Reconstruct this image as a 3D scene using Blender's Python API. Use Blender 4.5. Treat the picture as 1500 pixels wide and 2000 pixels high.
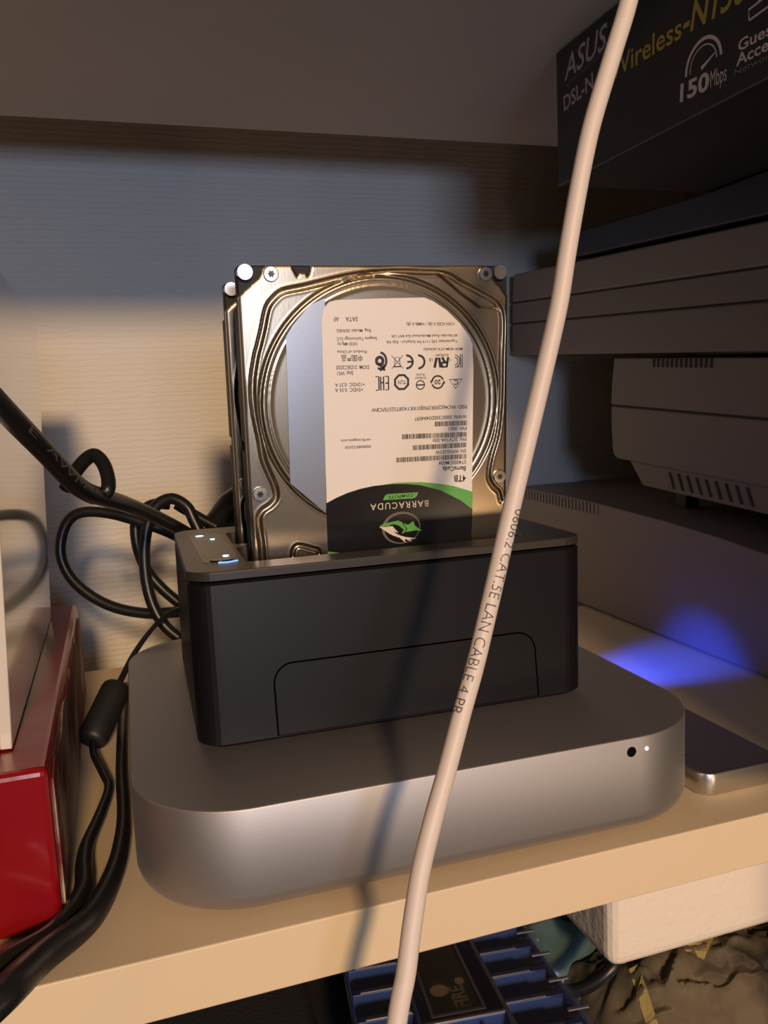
import bpy, bmesh, math, random
import numpy as np
from mathutils import Vector, Matrix, noise
for o in list(bpy.data.objects): bpy.data.objects.remove(o)
SC = bpy.context.scene
COL = SC.collection
MM = 0.001

# ---------------------------------------------------------------- camera
def cam_setup():
    cd = bpy.data.cameras.new('camera'); co = bpy.data.objects.new('camera', cd); COL.objects.link(co)
    cd.sensor_fit = 'VERTICAL'; cd.sensor_height = 36.0; cd.sensor_width = 27.0
    cd.lens = 29.245; cd.clip_start = 0.01; cd.clip_end = 20
    yaw, pitch, roll = -0.30984, 0.12861, -0.04637
    cy, sy, cp, sp = math.cos(yaw), math.sin(yaw), math.cos(pitch), math.sin(pitch)
    fwd = Vector((-sy*cp, cy*cp, -sp)); right = Vector((cy, sy, 0)); up = right.cross(fwd)
    cr, sr = math.cos(roll), math.sin(roll)
    r2 = right*cr + up*sr; u2 = up*cr - right*sr
    m = Matrix((r2, u2, -fwd)).transposed().to_4x4()
    m.translation = Vector((0.0, -223.55, 148.94))*MM
    co.matrix_world = m
    SC.camera = co
cam_setup()

# ---------------------------------------------------------------- world, lamps, exposure
W = bpy.data.worlds.new('world'); SC.world = W; W.use_nodes = True
W.node_tree.nodes['Background'].inputs[0].default_value = (0.42, 0.30, 0.20, 1)
W.node_tree.nodes['Background'].inputs[1].default_value = 0.06
def lamp(name, kind, loc, target, power, color, **kw):
    l = bpy.data.lights.new(name, kind); o = bpy.data.objects.new(name, l); COL.objects.link(o)
    l.energy = power; l.color = color
    for k, v in kw.items(): setattr(l, k, v)
    o.location = Vector(loc)*MM
    d = Vector(target)*MM - o.location
    o.rotation_euler = d.to_track_quat('-Z', 'Y').to_euler()
    return o
# warm room lamp about two metres behind the camera, cool screen light, small warm lamp low on the right
lamp('warm_lamp', 'POINT', (-110, -2200, 850), (0, 0, 100), 172.0, (1.0, 0.66, 0.36), shadow_soft_size=0.10)
lamp('cool_screen', 'AREA', (15, -900, 190), (60, 0, 170), 2.8, (0.55, 0.70, 1.0), shape='RECTANGLE', size=0.22, size_y=0.16)
lamp('warm_side_lamp', 'AREA', (265, -285, -40), (150, 40, -30), 0.09, (1.0, 0.68, 0.40), shape='DISK', size=0.06)
SC.view_settings.view_transform = 'Standard'; SC.view_settings.look = 'None'
SC.view_settings.exposure = 0.0; SC.view_settings.gamma = 1.0; SC.view_settings.use_curve_mapping = False

# ---------------------------------------------------------------- materials
MATS = {}
def mat(name, col, rough=0.5, metal=0.0, bump=None, emit=None, spec=None, coat=0, var=None, trans=0, alpha=1, aniso=0):
    if name in MATS: return MATS[name]
    m = bpy.data.materials.new(name); m.use_nodes = True; N = m.node_tree.nodes; L = m.node_tree.links
    b = N['Principled BSDF']
    b.inputs['Base Color'].default_value = (*col, 1); b.inputs['Roughness'].default_value = rough
    b.inputs['Metallic'].default_value = metal
    if spec is not None: b.inputs['Specular IOR Level'].default_value = spec
    if coat: b.inputs['Coat Weight'].default_value = coat; b.inputs['Coat Roughness'].default_value = 0.12
    if trans: b.inputs['Transmission Weight'].default_value = trans
    if alpha < 1: b.inputs['Alpha'].default_value = alpha
    if aniso: b.inputs['Anisotropic'].default_value = aniso
    if emit:
        b.inputs['Emission Color'].default_value = (*emit[0], 1); b.inputs['Emission Strength'].default_value = emit[1]
    tc = N.new('ShaderNodeTexCoord')
    if bump:
        sc, dist, stretch = bump
        mp = N.new('ShaderNodeMapping'); mp.inputs['Scale'].default_value = stretch
        nz = N.new('ShaderNodeTexNoise'); nz.inputs['Scale'].default_value = sc; nz.inputs['Detail'].default_value = 3
        bp = N.new('ShaderNodeBump'); bp.inputs['Distance'].default_value = dist; bp.inputs['Strength'].default_value = 1.0
        L.new(tc.outputs['Object'], mp.inputs['Vector']); L.new(mp.outputs[0], nz.inputs['Vector'])
        L.new(nz.outputs['Fac'], bp.inputs['Height']); L.new(bp.outputs[0], b.inputs['Normal'])
    if var:
        sc, col2, lo, hi = var
        nz = N.new('ShaderNodeTexNoise'); nz.inputs['Scale'].default_value = sc; nz.inputs['Detail'].default_value = 4
        cr = N.new('ShaderNodeValToRGB'); cr.color_ramp.elements[0].position = lo; cr.color_ramp.elements[1].position = hi
        cr.color_ramp.elements[0].color = (*col, 1); cr.color_ramp.elements[1].color = (*col2, 1)
        L.new(tc.outputs['Object'], nz.inputs['Vector']); L.new(nz.outputs['Fac'], cr.inputs[0]); L.new(cr.outputs[0], b.inputs['Base Color'])
    MATS[name] = m
    return m
def wall_mat():
    m = mat('woven_wallpaper', (0.74, 0.71, 0.66), 0.75)
    N = m.node_tree.nodes; L = m.node_tree.links; b = N['Principled BSDF']
    tc = N.new('ShaderNodeTexCoord')
    mp = N.new('ShaderNodeMapping'); mp.inputs['Scale'].default_value = (0.35, 1, 1)
    wv = N.new('ShaderNodeTexWave'); wv.bands_direction = 'Z'; wv.inputs['Scale'].default_value = 82; wv.inputs['Distortion'].default_value = 4.5
    wv.inputs['Detail'].default_value = 2; wv.inputs['Detail Scale'].default_value = 3.0
    nz = N.new('ShaderNodeTexNoise'); nz.inputs['Scale'].default_value = 300; nz.inputs['Detail'].default_value = 3
    ad = N.new('ShaderNodeMath'); ad.operation = 'MULTIPLY_ADD'; ad.inputs[1].default_value = 0.9
    bp = N.new('ShaderNodeBump'); bp.inputs['Distance'].default_value = 0.00022; bp.inputs['Strength'].default_value = 1
    L.new(tc.outputs['Object'], mp.inputs[0]); L.new(mp.outputs[0], wv.inputs['Vector']); L.new(mp.outputs[0], nz.inputs['Vector'])
    L.new(nz.outputs['Fac'], ad.inputs[0]); L.new(wv.outputs['Fac'], ad.inputs[2]); L.new(ad.outputs[0], bp.inputs['Height']); L.new(bp.outputs[0], b.inputs['Normal'])
    return m

# ---------------------------------------------------------------- helpers
def link(name, me, m, parent=None, smooth=False):
    o = bpy.data.objects.new(name, me); COL.objects.link(o)
    if m: me.materials.append(m)
    if smooth:
        for p in me.polygons: p.use_smooth = True
    if parent: o.parent = parent
    return o
def finish(name, bm, m, parent=None, smooth=False, recalc=True):
    bmesh.ops.transform(bm, matrix=Matrix.Scale(MM, 4), verts=bm.verts)
    if recalc: bmesh.ops.recalc_face_normals(bm, faces=bm.faces)
    me = bpy.data.meshes.new(name); bm.to_mesh(me); bm.free()
    return link(name, me, m, parent, smooth)
def tag(o, label, cat, group=None):
    o['label'] = label; o['category'] = cat
    if group: o['group'] = group
    return o
def struct(o): o['kind'] = 'structure'; return o
def empty(name, loc, label, cat, rot=None, group=None):
    o = bpy.data.objects.new(name, None); COL.objects.link(o); o.empty_display_size = 0.01
    o.location = Vector(loc)*MM
    if rot: o.rotation_euler = rot
    return tag(o, label, cat, group)
def box(bm, x0, x1, y0, y1, z0, z1, bev=0, seg=2):
    r = bmesh.ops.create_cube(bm, size=1)
    for v in r['verts']:
        v.co = Vector(((x0+x1)/2+v.co.x*(x1-x0), (y0+y1)/2+v.co.y*(y1-y0), (z0+z1)/2+v.co.z*(z1-z0)))
    if bev:
        es = list({e for v in r['verts'] for e in v.link_edges})
        bmesh.ops.bevel(bm, geom=es, offset=bev, segments=seg, profile=0.5, affect='EDGES')
    return bm
def B(*a, **k): bm = bmesh.new(); return box(bm, *a, **k)
def rrect(w, d, r, n=8, cx=0, cy=0):
    pts = []
    for sx, sy, a0 in ((1, 1, 0), (-1, 1, 90), (-1, -1, 180), (1, -1, 270)):
        for k in range(n+1):
            a = math.radians(a0+90*k/n); pts.append((cx+sx*(w/2-r)+r*math.cos(a), cy+sy*(d/2-r)+r*math.sin(a)))
    return pts
def loft(bm, loops, cap0=True, cap1=True):
    L = [[bm.verts.new(p) for p in lp] for lp in loops]; n = len(L[0])
    for a, b in zip(L, L[1:]):
        for i in range(n): bm.faces.new((a[i], a[(i+1) % n], b[(i+1) % n], b[i]))
    if cap0: bm.faces.new(L[0][::-1])
    if cap1: bm.faces.new(L[-1])
    return L
def poly_fill(bm, loops, f3):
    """planar fill of outer loop with holes; f3 maps (a,b)->xyz"""
    es = []
    for lp in loops:
        vs = [bm.verts.new(f3(*p)) for p in lp]
        es += [bm.edges.new((vs[i], vs[(i+1) % len(vs)])) for i in range(len(vs))]
    r = bmesh.ops.triangle_fill(bm, edges=es, use_beauty=True)
    return [g for g in r['geom'] if isinstance(g, bmesh.types.BMFace)]
def slab(loops, f3, ext):
    """closed plate: filled outline(s) extruded by vector ext"""
    bm = bmesh.new(); fs = poly_fill(bm, loops, f3)
    r = bmesh.ops.extrude_face_region(bm, geom=fs)
    vs = [g for g in r['geom'] if isinstance(g, bmesh.types.BMVert)]
    bmesh.ops.translate(bm, vec=ext, verts=vs)
    return bm
def catmull(P, n=8):
    P = [Vector(p) for p in P]; P = [P[0]*2-P[1]]+P+[P[-1]*2-P[-2]]; out = []
    for i in range(1, len(P)-2):
        for k in range(n):
            t = k/n; a, b, c, d = P[i-1:i+3]
            out.append(0.5*((2*b)+(c-a)*t+(2*a-5*b+4*c-d)*t*t+(3*b-a-3*c+d)*t**3))
    return out+[P[-2]]
def tube(P, r, sides=14, n=8, bm=None, cap=True):
    bm = bm or bmesh.new(); pts = catmull(P, n) if n > 1 else [Vector(p) for p in P]
    rr = r if callable(r) else (lambda t: r)
    nrm = None; rings = []
    for i, p in enumerate(pts):
        t = (pts[min(i+1, len(pts)-1)]-pts[max(i-1, 0)]).normalized()
        if nrm is None: nrm = t.orthogonal().normalized()
        nrm = (nrm-t*nrm.dot(t)).normalized(); bn = t.cross(nrm)
        q = rr(i/(len(pts)-1))
        rings.append([p+(nrm*math.cos(2*math.pi*k/sides)+bn*math.sin(2*math.pi*k/sides))*q for k in range(sides)])
    loft(bm, rings, cap, cap)
    return bm
def disc_prof(bm, prof, cx, cy, f3, n=28):
    """lathe: prof = [(radius,height)] ; f3(a,b,h)"""
    loops = [[f3(cx+r*math.cos(2*math.pi*k/n), cy+r*math.sin(2*math.pi*k/n), h) for k in range(n)] for r, h in prof]
    loft(bm, loops); return bm
def text_into(bm, s, f3, width=None, cap=None, bold=0.0, sub=0, shear=0.0, space=1.0):
    """flat text; baseline start at (0,0), scaled to width and cap height; f3(a,b)->xyz"""
    cu = bpy.data.curves.new('t', 'FONT'); cu.body = s; cu.size = 1; cu.offset = bold; cu.resolution_u = 3; cu.space_character = space; cu.shear = shear
    ob = bpy.data.objects.new('t', cu); COL.objects.link(ob)
    bpy.context.view_layer.update()
    dg = bpy.context.evaluated_depsgraph_get(); me = ob.evaluated_get(dg).to_mesh()
    tb = bmesh.new(); tb.from_mesh(me); ob.evaluated_get(dg).to_mesh_clear()
    bpy.data.objects.remove(ob); bpy.data.curves.remove(cu)
    if not tb.verts: tb.free(); return
    xs = [v.co.x for v in tb.verts]; x0, x1 = min(xs), max(xs)
    sx = (width/(x1-x0)) if width else 1; sy = (cap/0.69) if cap else sx
    if not width: sx = sy
    if sub:
        bmesh.ops.triangulate(tb, faces=tb.faces)
        for _ in range(sub):
            le = [e for e in tb.edges if (Vector((e.verts[0].co.x*sx, e.verts[0].co.y*sy))-Vector((e.verts[1].co.x*sx, e.verts[1].co.y*sy))).length > 0.45]
            if not le: break
            bmesh.ops.subdivide_edges(tb, edges=le, cuts=1); bmesh.ops.triangulate(tb, faces=tb.faces)
    mp = {}
    for v in tb.verts: mp[v] = bm.verts.new(f3((v.co.x-x0)*sx, v.co.y*sy))
    for f in tb.faces:
        try: bm.faces.new([mp[v] for v in f.verts])
        except ValueError: pass
    tb.free()
def copy_tree(o, parent=None):
    c = o.copy(); COL.objects.link(c)
    if parent: c.parent = parent
    for ch in list(o.children): copy_tree(ch, c)
    return c
# ================================================================= MEASURED OUTLINES (millimetres on the drive face / in the room)
TR_cover = [[-0.16,10.98],[0.48,10.07],[7.13,4.42],[7.92,2.83],[8.46,1.47],[10.19,0.11],[19.0,0.09],[20.77,3.76],[21.3,2.61],[23.97,2.62],[24.65,3.77],[25.77,0.2],[91.18,0.05],[92.42,0.59],[94.09,2.92],[96.47,6.13],[98.15,7.37],[99.28,9.12],[100.84,10.88]]
TR_pads = [[2.56,2.32],[97.97,2.36]]
TR_screws = [[11.36,3.06],[91.6,3.1],[3.54,79.94],[97.8,79.91]]
TR_ring = [51.13,49.35,45.79]
TR_gL = [[68.56, 2.45], [58.36, 2.14], [48.34, 2.67], [38.46, 4.03], [28.72, 6.12], [22.79,7.46],[16.69,8.58],[14.24,9.49],[12.25,11.09],[10.22,13.37],[8.99,16.37],[7.64,21.69],[5.9,27.5],[4.74,31.23],[3.02,40.18],[3.06,49.54],[4.68,60.7],[5.37,66.92],[6.77,71.39],[8.58,76.2],[9.39,79.32],[9.25,82.1],[7.2,84.45],[4.36,86.18],[2.88,88.3],[2.62,90.52],[2.83,94.49],[3.21,100.2],[3.24,105.06],[3.3,125]]
TR_gR = [[65.93,2.41],[71.2,2.53],[74.66,2.78],[77.87,3.63],[81.91,5.83],[88.73,9.3],[94.55,12.32],[97.08,14.34],[98.51,17.12],[98.96,20.9],[98.87,27.25],[98.64,33.9],[98.45,50.52],[97.14,63.36],[94.38,72.78],[93.47,79.75],[95.38,83.87],[97.78,86.27],[98.76,89.93]]
TR_pocket = [[71.99,3.13],[74.66,2.9],[77.87,3.75],[84.62,7.31],[94.56,12.57],[97.36,14.84],[98.22,17.11],[96.25,16.21],[94.02,15.68],[91.23,15.52],[89.29,15.37],[87.36,14.11],[81.9,10.48],[75.98,5.8]]
TR_clip = [[14.47,104.74],[14.85,102.46],[15.92,100.83],[17.9,100.73],[22.12,102.29],[24.1,103.06],[24.61,104.71]]
TR_foil = [[15.62,24.37],[18.16,20.6],[24.42,13.83],[30.13,11.22],[27.62,89.02],[22.35,83.97],[14.79,76.76]]
TR_label = [[28.72,18.83],[29.62,14.77],[31.56,12.67],[34.2,11.99],[50.16,11.6],[67.39,11.4],[70.77,12.7],[76.18,16.07],[81.45,20.98],[85.36,25.94],[86.4,28.61],[86.82,37.77],[86.4,73.08],[85.96,104.16],[85.96,114.25],[27.52,111.98],[27.8,104.4],[28.29,59.91]]
TR_black = [[27.96,85.24],[31.94,83.43],[36.08,81.97],[41.27,80.73],[46.49,80.05],[50.16,79.9],[54.38,79.9],[59.69,80.28],[65.05,81.08],[73.18,83.71],[81.45,88.29],[86.38,92.25],[86.03,104.17],[85.96,114.25],[27.52,111.98],[27.8,104.4]]
TR_green = [[49.63,79.92],[53.86,79.5],[58.1,79.5],[65.07,79.89],[73.2,81.1],[78.69,82.44],[86.49,85.23],[86.38,92.25],[81.45,88.29],[73.18,83.71],[65.05,81.08],[59.69,80.28],[54.38,79.9]]
TR_gtip = [[27.82,103.8],[32.16,104.62],[30.14,105.42],[27.76,105.39]]
TR_tag = [[49.9,85.77],[50.42,84.51],[51.04,83.84],[52.06,83.56],[64.06,83.75],[63.54,85.11],[62.91,85.66],[62.07,86.0]]
TR_fgreen = [[48.12,95.87],[49.98,94.83],[52.23,94.62],[55.94,94.13],[56.34,94.57],[57.25,94.85],[58.97,97.83],[58.12,99.17],[56.99,99.56],[57.93,97.94],[55.9,96.15],[54.26,95.52],[52.82,95.56],[51.79,96.11]]
TR_ftail = [[57.98,95.19],[59.21,96.03],[60.25,95.92],[61.81,94.83],[62.53,96.72],[64.19,98.09],[65.43,99.01],[62.5,98.67],[58.54,99.01],[59.39,97.87],[58.58,96.78]]
TR_fcream = [[48.11,95.95],[50.56,96.28],[53.43,96.13],[54.23,97.21],[55.84,98.97],[53.79,98.38],[55.01,99.3],[56.24,100.02],[58.71,100.93],[63.08,101.86],[60.36,101.9],[61.1,102.91],[58.28,101.63],[58.47,103.07],[56.22,101.03],[53.76,100.0],[52.13,99.04],[49.72,97.22]]
TR_fring = [[49.2,96.45],[64.71,96.91],[57.03,90.81],[56.8,103.41]]
TR_texts = [["SATA",[41.95,18.74],[37.44,18.66],1.55],["AF",[34.98,18.63],[33.07,18.6],1.55],["Reg. Model: SKR002",[46.73,22.87],[33.97,22.71],1.09],["Seagate Technology LLC",[49.0,25.7],[33.87,25.64],1.09],["HDD Mfg by",[41.43,27.46],[34.04,27.42],1.09],["Product of China",[45.0,30.36],[33.94,30.19],1.09],["\u4e2d\u56fd\u4ea7\u54c1",[43.3,32.51],[35.48,32.29],1.75],["DOM: 21DEC2020",[45.73,35.89],[33.43,35.69],1.36],["Site: WU",[39.75,37.82],[33.68,37.82],1.36],["+12VDC  0.37 A",[43.91,42.06],[32.77,41.93],1.26],["+5VDC  0.55 A",[43.31,43.93],[32.7,43.81],1.26],["CAN ICES-3 (B) / NMB-3 (B)",[79.14,21.07],[60.37,20.8],1.07],["60 Norden Road Maidenhead SL6 4AY UK",[80.31,25.32],[54.4,25.09],0.97],["Tupolevlaan 105 1119 PA Schiphol - Rijk NL",[80.38,27.39],[52.36,27.13],0.97],["MSIP-REM-STX-SKR002",[82.39,30.31],[66.83,30.0],0.89],["E190397",[76.66,32.37],[71.43,32.28],0.89],["c",[77.8,34.44],[77.08,34.42],0.97],["US",[70.44,34.04],[68.92,33.99],1.17],["RoHS",[67.14,39.35],[63.9,39.24],0.82],["D33037",[67.73,40.5],[63.38,40.41],0.82],["PSID: WC46JQ0SR29S0J01XKYA58TS2575FC8W",[84.12,51.96],[46.23,51.58],1.36],["WWN: 5000C500D54A4597",[83.99,55.69],[63.03,55.64],1.36],["FW: 0001",[83.98,60.21],[76.63,60.06],1.36],["PN: 2CV104-300",[83.85,64.39],[70.15,64.17],1.36],["SN: WFN5GE5W",[83.78,68.97],[71.18,68.84],1.36],["ST4000DM004",[83.73,73.31],[72.6,73.07],1.46],["BarraCuda",[83.62,75.87],[74.05,75.41],1.75],["4TB",[83.72,79.75],[78.71,79.5],2.43],["verify.seagate.com",[45.73,62.59],[34.26,62.32],0.97],["300008532550",[45.78,65.03],[35.71,64.86],0.97]]
TR_wtexts = [["BARRACUDA",[68.08,88.36],[44.87,88.11],2.5]]
TR_ctexts = [["COMPUTE",[61.97,84.71],[52.12,84.84],1.1]]
TR_bars = [[[84.11,58.22],[70.97,57.97],1.85],[[83.98,62.57],[57.73,62.11],1.85],[[83.97,66.64],[62.01,66.53],1.85],[[83.84,71.11],[55.38,70.79],1.85]]
TR_marks = {"kc":[[82.44,37.34],[79.15,32.21]],"ul":[[77.41,36.9],[70.96,33.11]],"ceC":[[67.61,37.34],[64.72,31.81]],"ceE":[[63.03,37.19],[60.04,31.69]],"bin":[[58.84,36.78],[54.37,31.99]],"q":[[52.68,37.6],[48.07,30.99]],"eac":[[53.18,44.54],[48.12,39.31]],"tuv":[[58.11,41.76],[61.27,41.88]],"no":[[65.47,43.07],[67.33,43.14]],"c20":[[72.34,42.28],[75.05,42.38]],"tri":[[82.34,41.27],[76.8,45.09]]}
TR_lan = [[146.5,-23.5,290],[143.4,-22.2,269.4],[139.25,-21.4,251.89],[134.3,-21.6,238.66],[128.0,-21.9,222.13],[124.85,-22.2,212.1],[121.56,-22.4,198.96],[118.6,-22.54,185.74],[115.57,-23.03,172.4],[109.72,-23.35,152.38],[100.85,-25.01,125.71],[94.33,-26.67,105.91],[89.15,-29.54,93.32],[83.95,-32.37,81.06],[78.93,-34.76,70.32],[72.82,-38.48,57.9],[67.19,-41.85,47.09],[62.47,-44.54,36.16],[58.79,-47.53,25.5],[55.52,-50.62,15.13],[53.51,-52.02,10.08],[51.77,-53.42,5.04],[48.69,-56.32,-4.85]]
TR_P = [[-34.36,6.58,164.34],[-28.19,24.3,153.39],[-19.75,51.39,138.88],[-12.77,73.96,126.66],[-6.98,92.52,121.07],[1.71,120.65,114.8],[12.69,168.67,104.45],[27.59,214.99,90.85],[37.61,231.78,82.22]]
TR_Q = [[-18.71,115.53,122.48],[-14.97,113.0,128.27],[-10.8,110.19,133.01],[-6.91,107.1,135.03],[-3.88,101.41,131.48],[-2.73,96.03,125.7],[-3.93,93.77,121.84],[-8.15,102.22,119.52],[-12.87,113.44,120.83]]
TR_R = [[34.84,227.05,79.8],[24.42,231.27,86.3],[9.32,237.02,93.02],[-4.65,242.13,97.79],[-17.58,246.47,99.23],[-25.73,248.58,95.54],[-30.43,248.82,86.23],[-31.34,247.64,75.38],[-27.05,244.75,64.27],[-17.44,240.32,54.27],[-4.96,235.39,47.4],[10.41,230.0,43.93],[26.09,224.99,43.99]]
TR_S = [[40.36,217.38,83.96],[36.8,219.81,93.49],[34.04,221.62,100.32],[27.24,224.42,104.93],[19.59,226.52,102.35],[14.83,226.99,94.56],[12.01,226.64,85.33],[10.6,225.65,74.7],[10.76,223.78,61.31],[13.07,221.39,49.16],[17.86,218.48,39.03],[24.94,215.22,31.73]]
TR_T = [[26.25,243.15,100.15],[18.27,245.76,100.54],[11.27,247.48,96.7],[8.15,247.74,91.28],[7.9,246.12,78.75],[11.37,243.28,66.05],[17.98,239.76,55.7],[27.56,235.35,45.77]]
TR_W = [[29.91,236.73,100.5],[36.13,234.14,96.06],[43.63,231.05,91.02],[49.91,228.51,87.13]]
TR_plug = [[43.81,235.71,86.77],[55.15,233.14,94.57],[65.04,230.85,101.06]]
TR_U1 = [[25.78,209.79,48.29],[19.84,206.31,47.65],[11.56,197.89,44.06],[2.03,189.17,35.38],[-4.77,179.61,26.9],[-8.41,172.78,22.6]]
TR_U2 = [[-19.3,155.68,8.0],[-19.0,141.63,6.0],[-14.94,120.31,5.0],[-13.01,107.88,4.0],[-15.84,86.72,4.0],[-19.8,65.47,4.0],[-20.6,52.25,3.8],[-20.6,34.0,4.0],[-27.5,15.5,5.0],[-40.07,3.89,6.0],[-47.76,-3.7,4.0]]
TR_V = [[-4.03,232.44,5.0],[-6.5,184.99,5.0],[-7.92,123.48,5.0],[-7.64,85.32,5.0],[-8.46,61.98,5.0],[-11.4,38.2,5.5],[-18.0,16.0,6.0],[-29.74,1.9,6.5],[-37.18,-10.08,7.0],[-44.9,-15.17,4.0]]
# ================================================================= SETTING
shelf_m = mat('cream_laminate', (0.74, 0.585, 0.385), 0.55, bump=(900, 0.00003, (1, 1, 1)))
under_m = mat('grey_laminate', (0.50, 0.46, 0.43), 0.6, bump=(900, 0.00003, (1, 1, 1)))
dark_m = mat('shade_dark_board', (0.03, 0.026, 0.022), 0.7, bump=(700, 0.00006, (1, 1, 1)))  # near-black colour stands in for the deep shade on the bottom board
struct(finish('wall_back', B(-500, 540, 394, 410, -300, 620), wall_mat()))
struct(finish('wall_right', B(480, 496, 0, 393.9, -300, 620), mat('cabinet_side', (0.3, 0.26, 0.22), 0.6, bump=(900, 0.00003, (1, 1, 1)))))
tag(finish('shelf_board', B(-420, 479.5, 0, 287, -18.8, 0, bev=0.5), shelf_m), 'cream laminated shelf board carrying the aluminium computer and the boxes', 'shelf')
struct(finish('shade_panel_1', B(181, 700, -318, -300, -300, 620, bev=1), under_m))  # unseen panel added behind the camera to block lamp light from the right-hand stack
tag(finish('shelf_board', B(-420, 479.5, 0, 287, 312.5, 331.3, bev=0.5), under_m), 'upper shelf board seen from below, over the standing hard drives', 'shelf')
tag(finish('shelf_board', B(-420, 479.5, 0, 393.8, -109, -90, bev=0.5), dark_m), 'bottom shelf board under the plastic bags, deep shade put into its dark colour', 'shelf')

tag(finish('light_block_box', B(-410, 470, 60, 270, 331.5, 600, bev=1), mat('brown_block_card', (0.25, 0.16, 0.09), 0.8)), 'unseen wide brown box added on the upper shelf board to keep lamp light off the wall', 'box')  # added out of view, stops lamp light leaking over the upper board

# ================================================================= SMALL ALUMINIUM COMPUTER
alu = mat('bead_blasted_aluminium', (0.50, 0.48, 0.475), 0.55, 1.0, bump=(5000, 0.000012, (1, 1, 1)))
black_pl = mat('black_plastic', (0.012, 0.012, 0.013), 0.42, bump=(4000, 0.00001, (1, 1, 1)))
mc = empty('desktop_computer', (95.6, 101.7, 0), 'flat square aluminium desktop computer with round corners, under the black dock', 'computer', (0, 0, -0.015))
bm = bmesh.new(); R = 35.0
prof = [(9, 2.6), (5, 3.1), (2.2, 4.4), (0.7, 6.4), (0, 9), (0, 35.5), (0.12, 35.8), (0.5, 36)]
loft(bm, [[(x, y, z) for x, y in rrect(197-2*i, 197-2*i, R-i, 20)] for i, z in prof])
body = finish('body', bm, alu, mc, smooth=False)
for p in body.data.polygons: p.use_smooth = len(p.vertices) == 4
bm = bmesh.new(); loft(bm, [[(x, y, z) for x, y in rrect(176, 176, 27, 14)] for z in (0, 2.7)])
finish('base_foot', bm, black_pl, mc)
bm = bmesh.new(); disc_prof(bm, [(1.75, 0.3), (1.75, -0.04)], 60.2, 31.3, lambda a, b, h: (a, -98.5+h, b))
finish('infrared_window', bm, mat('black_glass', (0.004, 0.004, 0.005), 0.1), mc)
bm = bmesh.new(); disc_prof(bm, [(0.62, 0.2), (0.62, -0.05)], 66.1, 31.5, lambda a, b, h: (a, -98.5+h, b), 16)
finish('status_led', bm, mat('white_led', (1, 1, 1), 0.4, emit=((0.80, 0.88, 1.0), 5)), mc)

# ================================================================= DOCK
dockm = mat('dock_black_plastic', (0.0065, 0.0065, 0.0075), 0.42, spec=0.16, bump=(3500, 0.000012, (1, 1, 1)))
rimm = mat('dock_rim_sheen_plastic', (0.035, 0.030, 0.026), 0.33, bump=(3500, 0.000012, (1, 1, 1)))  # lighter brown than the body: grazing reflection put into the rim colour
inm = mat('dock_inside', (0.008, 0.008, 0.008), 0.6)
dk = empty('drive_dock', (95.6, 107, 36), 'black two-bay hard drive dock standing on the aluminium computer', 'docking station', (0, 0, -0.028))
def dring(hw0, hw1, y0, y1, z, r=9):
    w = hw0+hw1; return [(x, y, z) for x, y in rrect(w, y1-y0, r, 8, (hw1-hw0)/2, (y0+y1)/2)]
bm = bmesh.new()
loft(bm, [dring(73.5, 68.2, -59.5, 55, 1.0), dring(75.0, 69.6, -61, 56.5, 2.2), dring(74.5, 73.7, -54.8, 54.3, 55.4), dring(73.6, 72.8, -53.9, 53.4, 56.3)], True, False)
finish('body', bm, dockm, dk, smooth=False)
slots = [rrect(106.6, 33.5, 2.5, 5, 0.6, -23.8), rrect(106.6, 33.5, 2.5, 5, 0.6, 18.2)]
bm = slab([[(x, y) for x, y, z in dring(74.6, 73.8, -54.9, 54.4, 0)]]+slots, lambda a, b: (a, b, 57.0), Vector((0, 0, 3.0)))
es = [e for e in bm.edges if abs(e.verts[0].co.z-60) < .01 and abs(e.verts[1].co.z-60) < .01 and len(e.link_faces) == 2 and abs(e.calc_face_angle()) > 1.0]
bmesh.ops.bevel(bm, geom=es, offset=0.6, segments=2, profile=0.5, affect='EDGES')
lid = finish('top_cover', bm, rimm, dk)
bm = bmesh.new()
for s in slots:
    n = len(s); a = [bm.verts.new((x, y, 57.1)) for x, y in s]; b = [bm.verts.new((x, y, 12.5)) for x, y in s]
    for i in range(n): bm.faces.new((a[i], b[i], b[(i+1) % n], a[(i+1) % n]))
    bm.faces.new(b)
finish('bay_well', bm, inm, dk)
# lower front panel lying on the sloping front
def fr(a, b, h=0.0):      # a = x, b = height over computer; front slopes back
    t = (b-2.2)/(55.4-2.2); return (a, -61+t*6.2-h, b)
def arch(x0, x1, z0, z1, r, o=0):
    pts = [(x0-o, z0), (x1+o, z0)]
    for cx, a0 in ((x1-r, 0), (x0+r, 90)):
        for k in range(9):
            a = math.radians(a0+90*k/8); pts.append((cx+(r+o)*math.cos(a), z1-r+(r+o)*math.sin(a)))
    return pts
bm = slab([arch(-48.3, 48.9, 2.6, 26.4, 6.5)], lambda a, b: fr(a, b, -0.6), Vector((0, -0.62, 0)))
finish('front_panel', bm, dockm, dk)
bm = slab([arch(-48.3, 48.9, 2.5, 26.4, 6.5, 0.6), arch(-48.3, 48.9, 2.7, 26.4, 6.5, 0.02)], lambda a, b: fr(a, b, -0.5), Vector((0, -0.54, 0)))
finish('panel_joint', bm, mat('joint_black', (0.001, 0.001, 0.001), 0.9, spec=0.0), dk)
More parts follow.
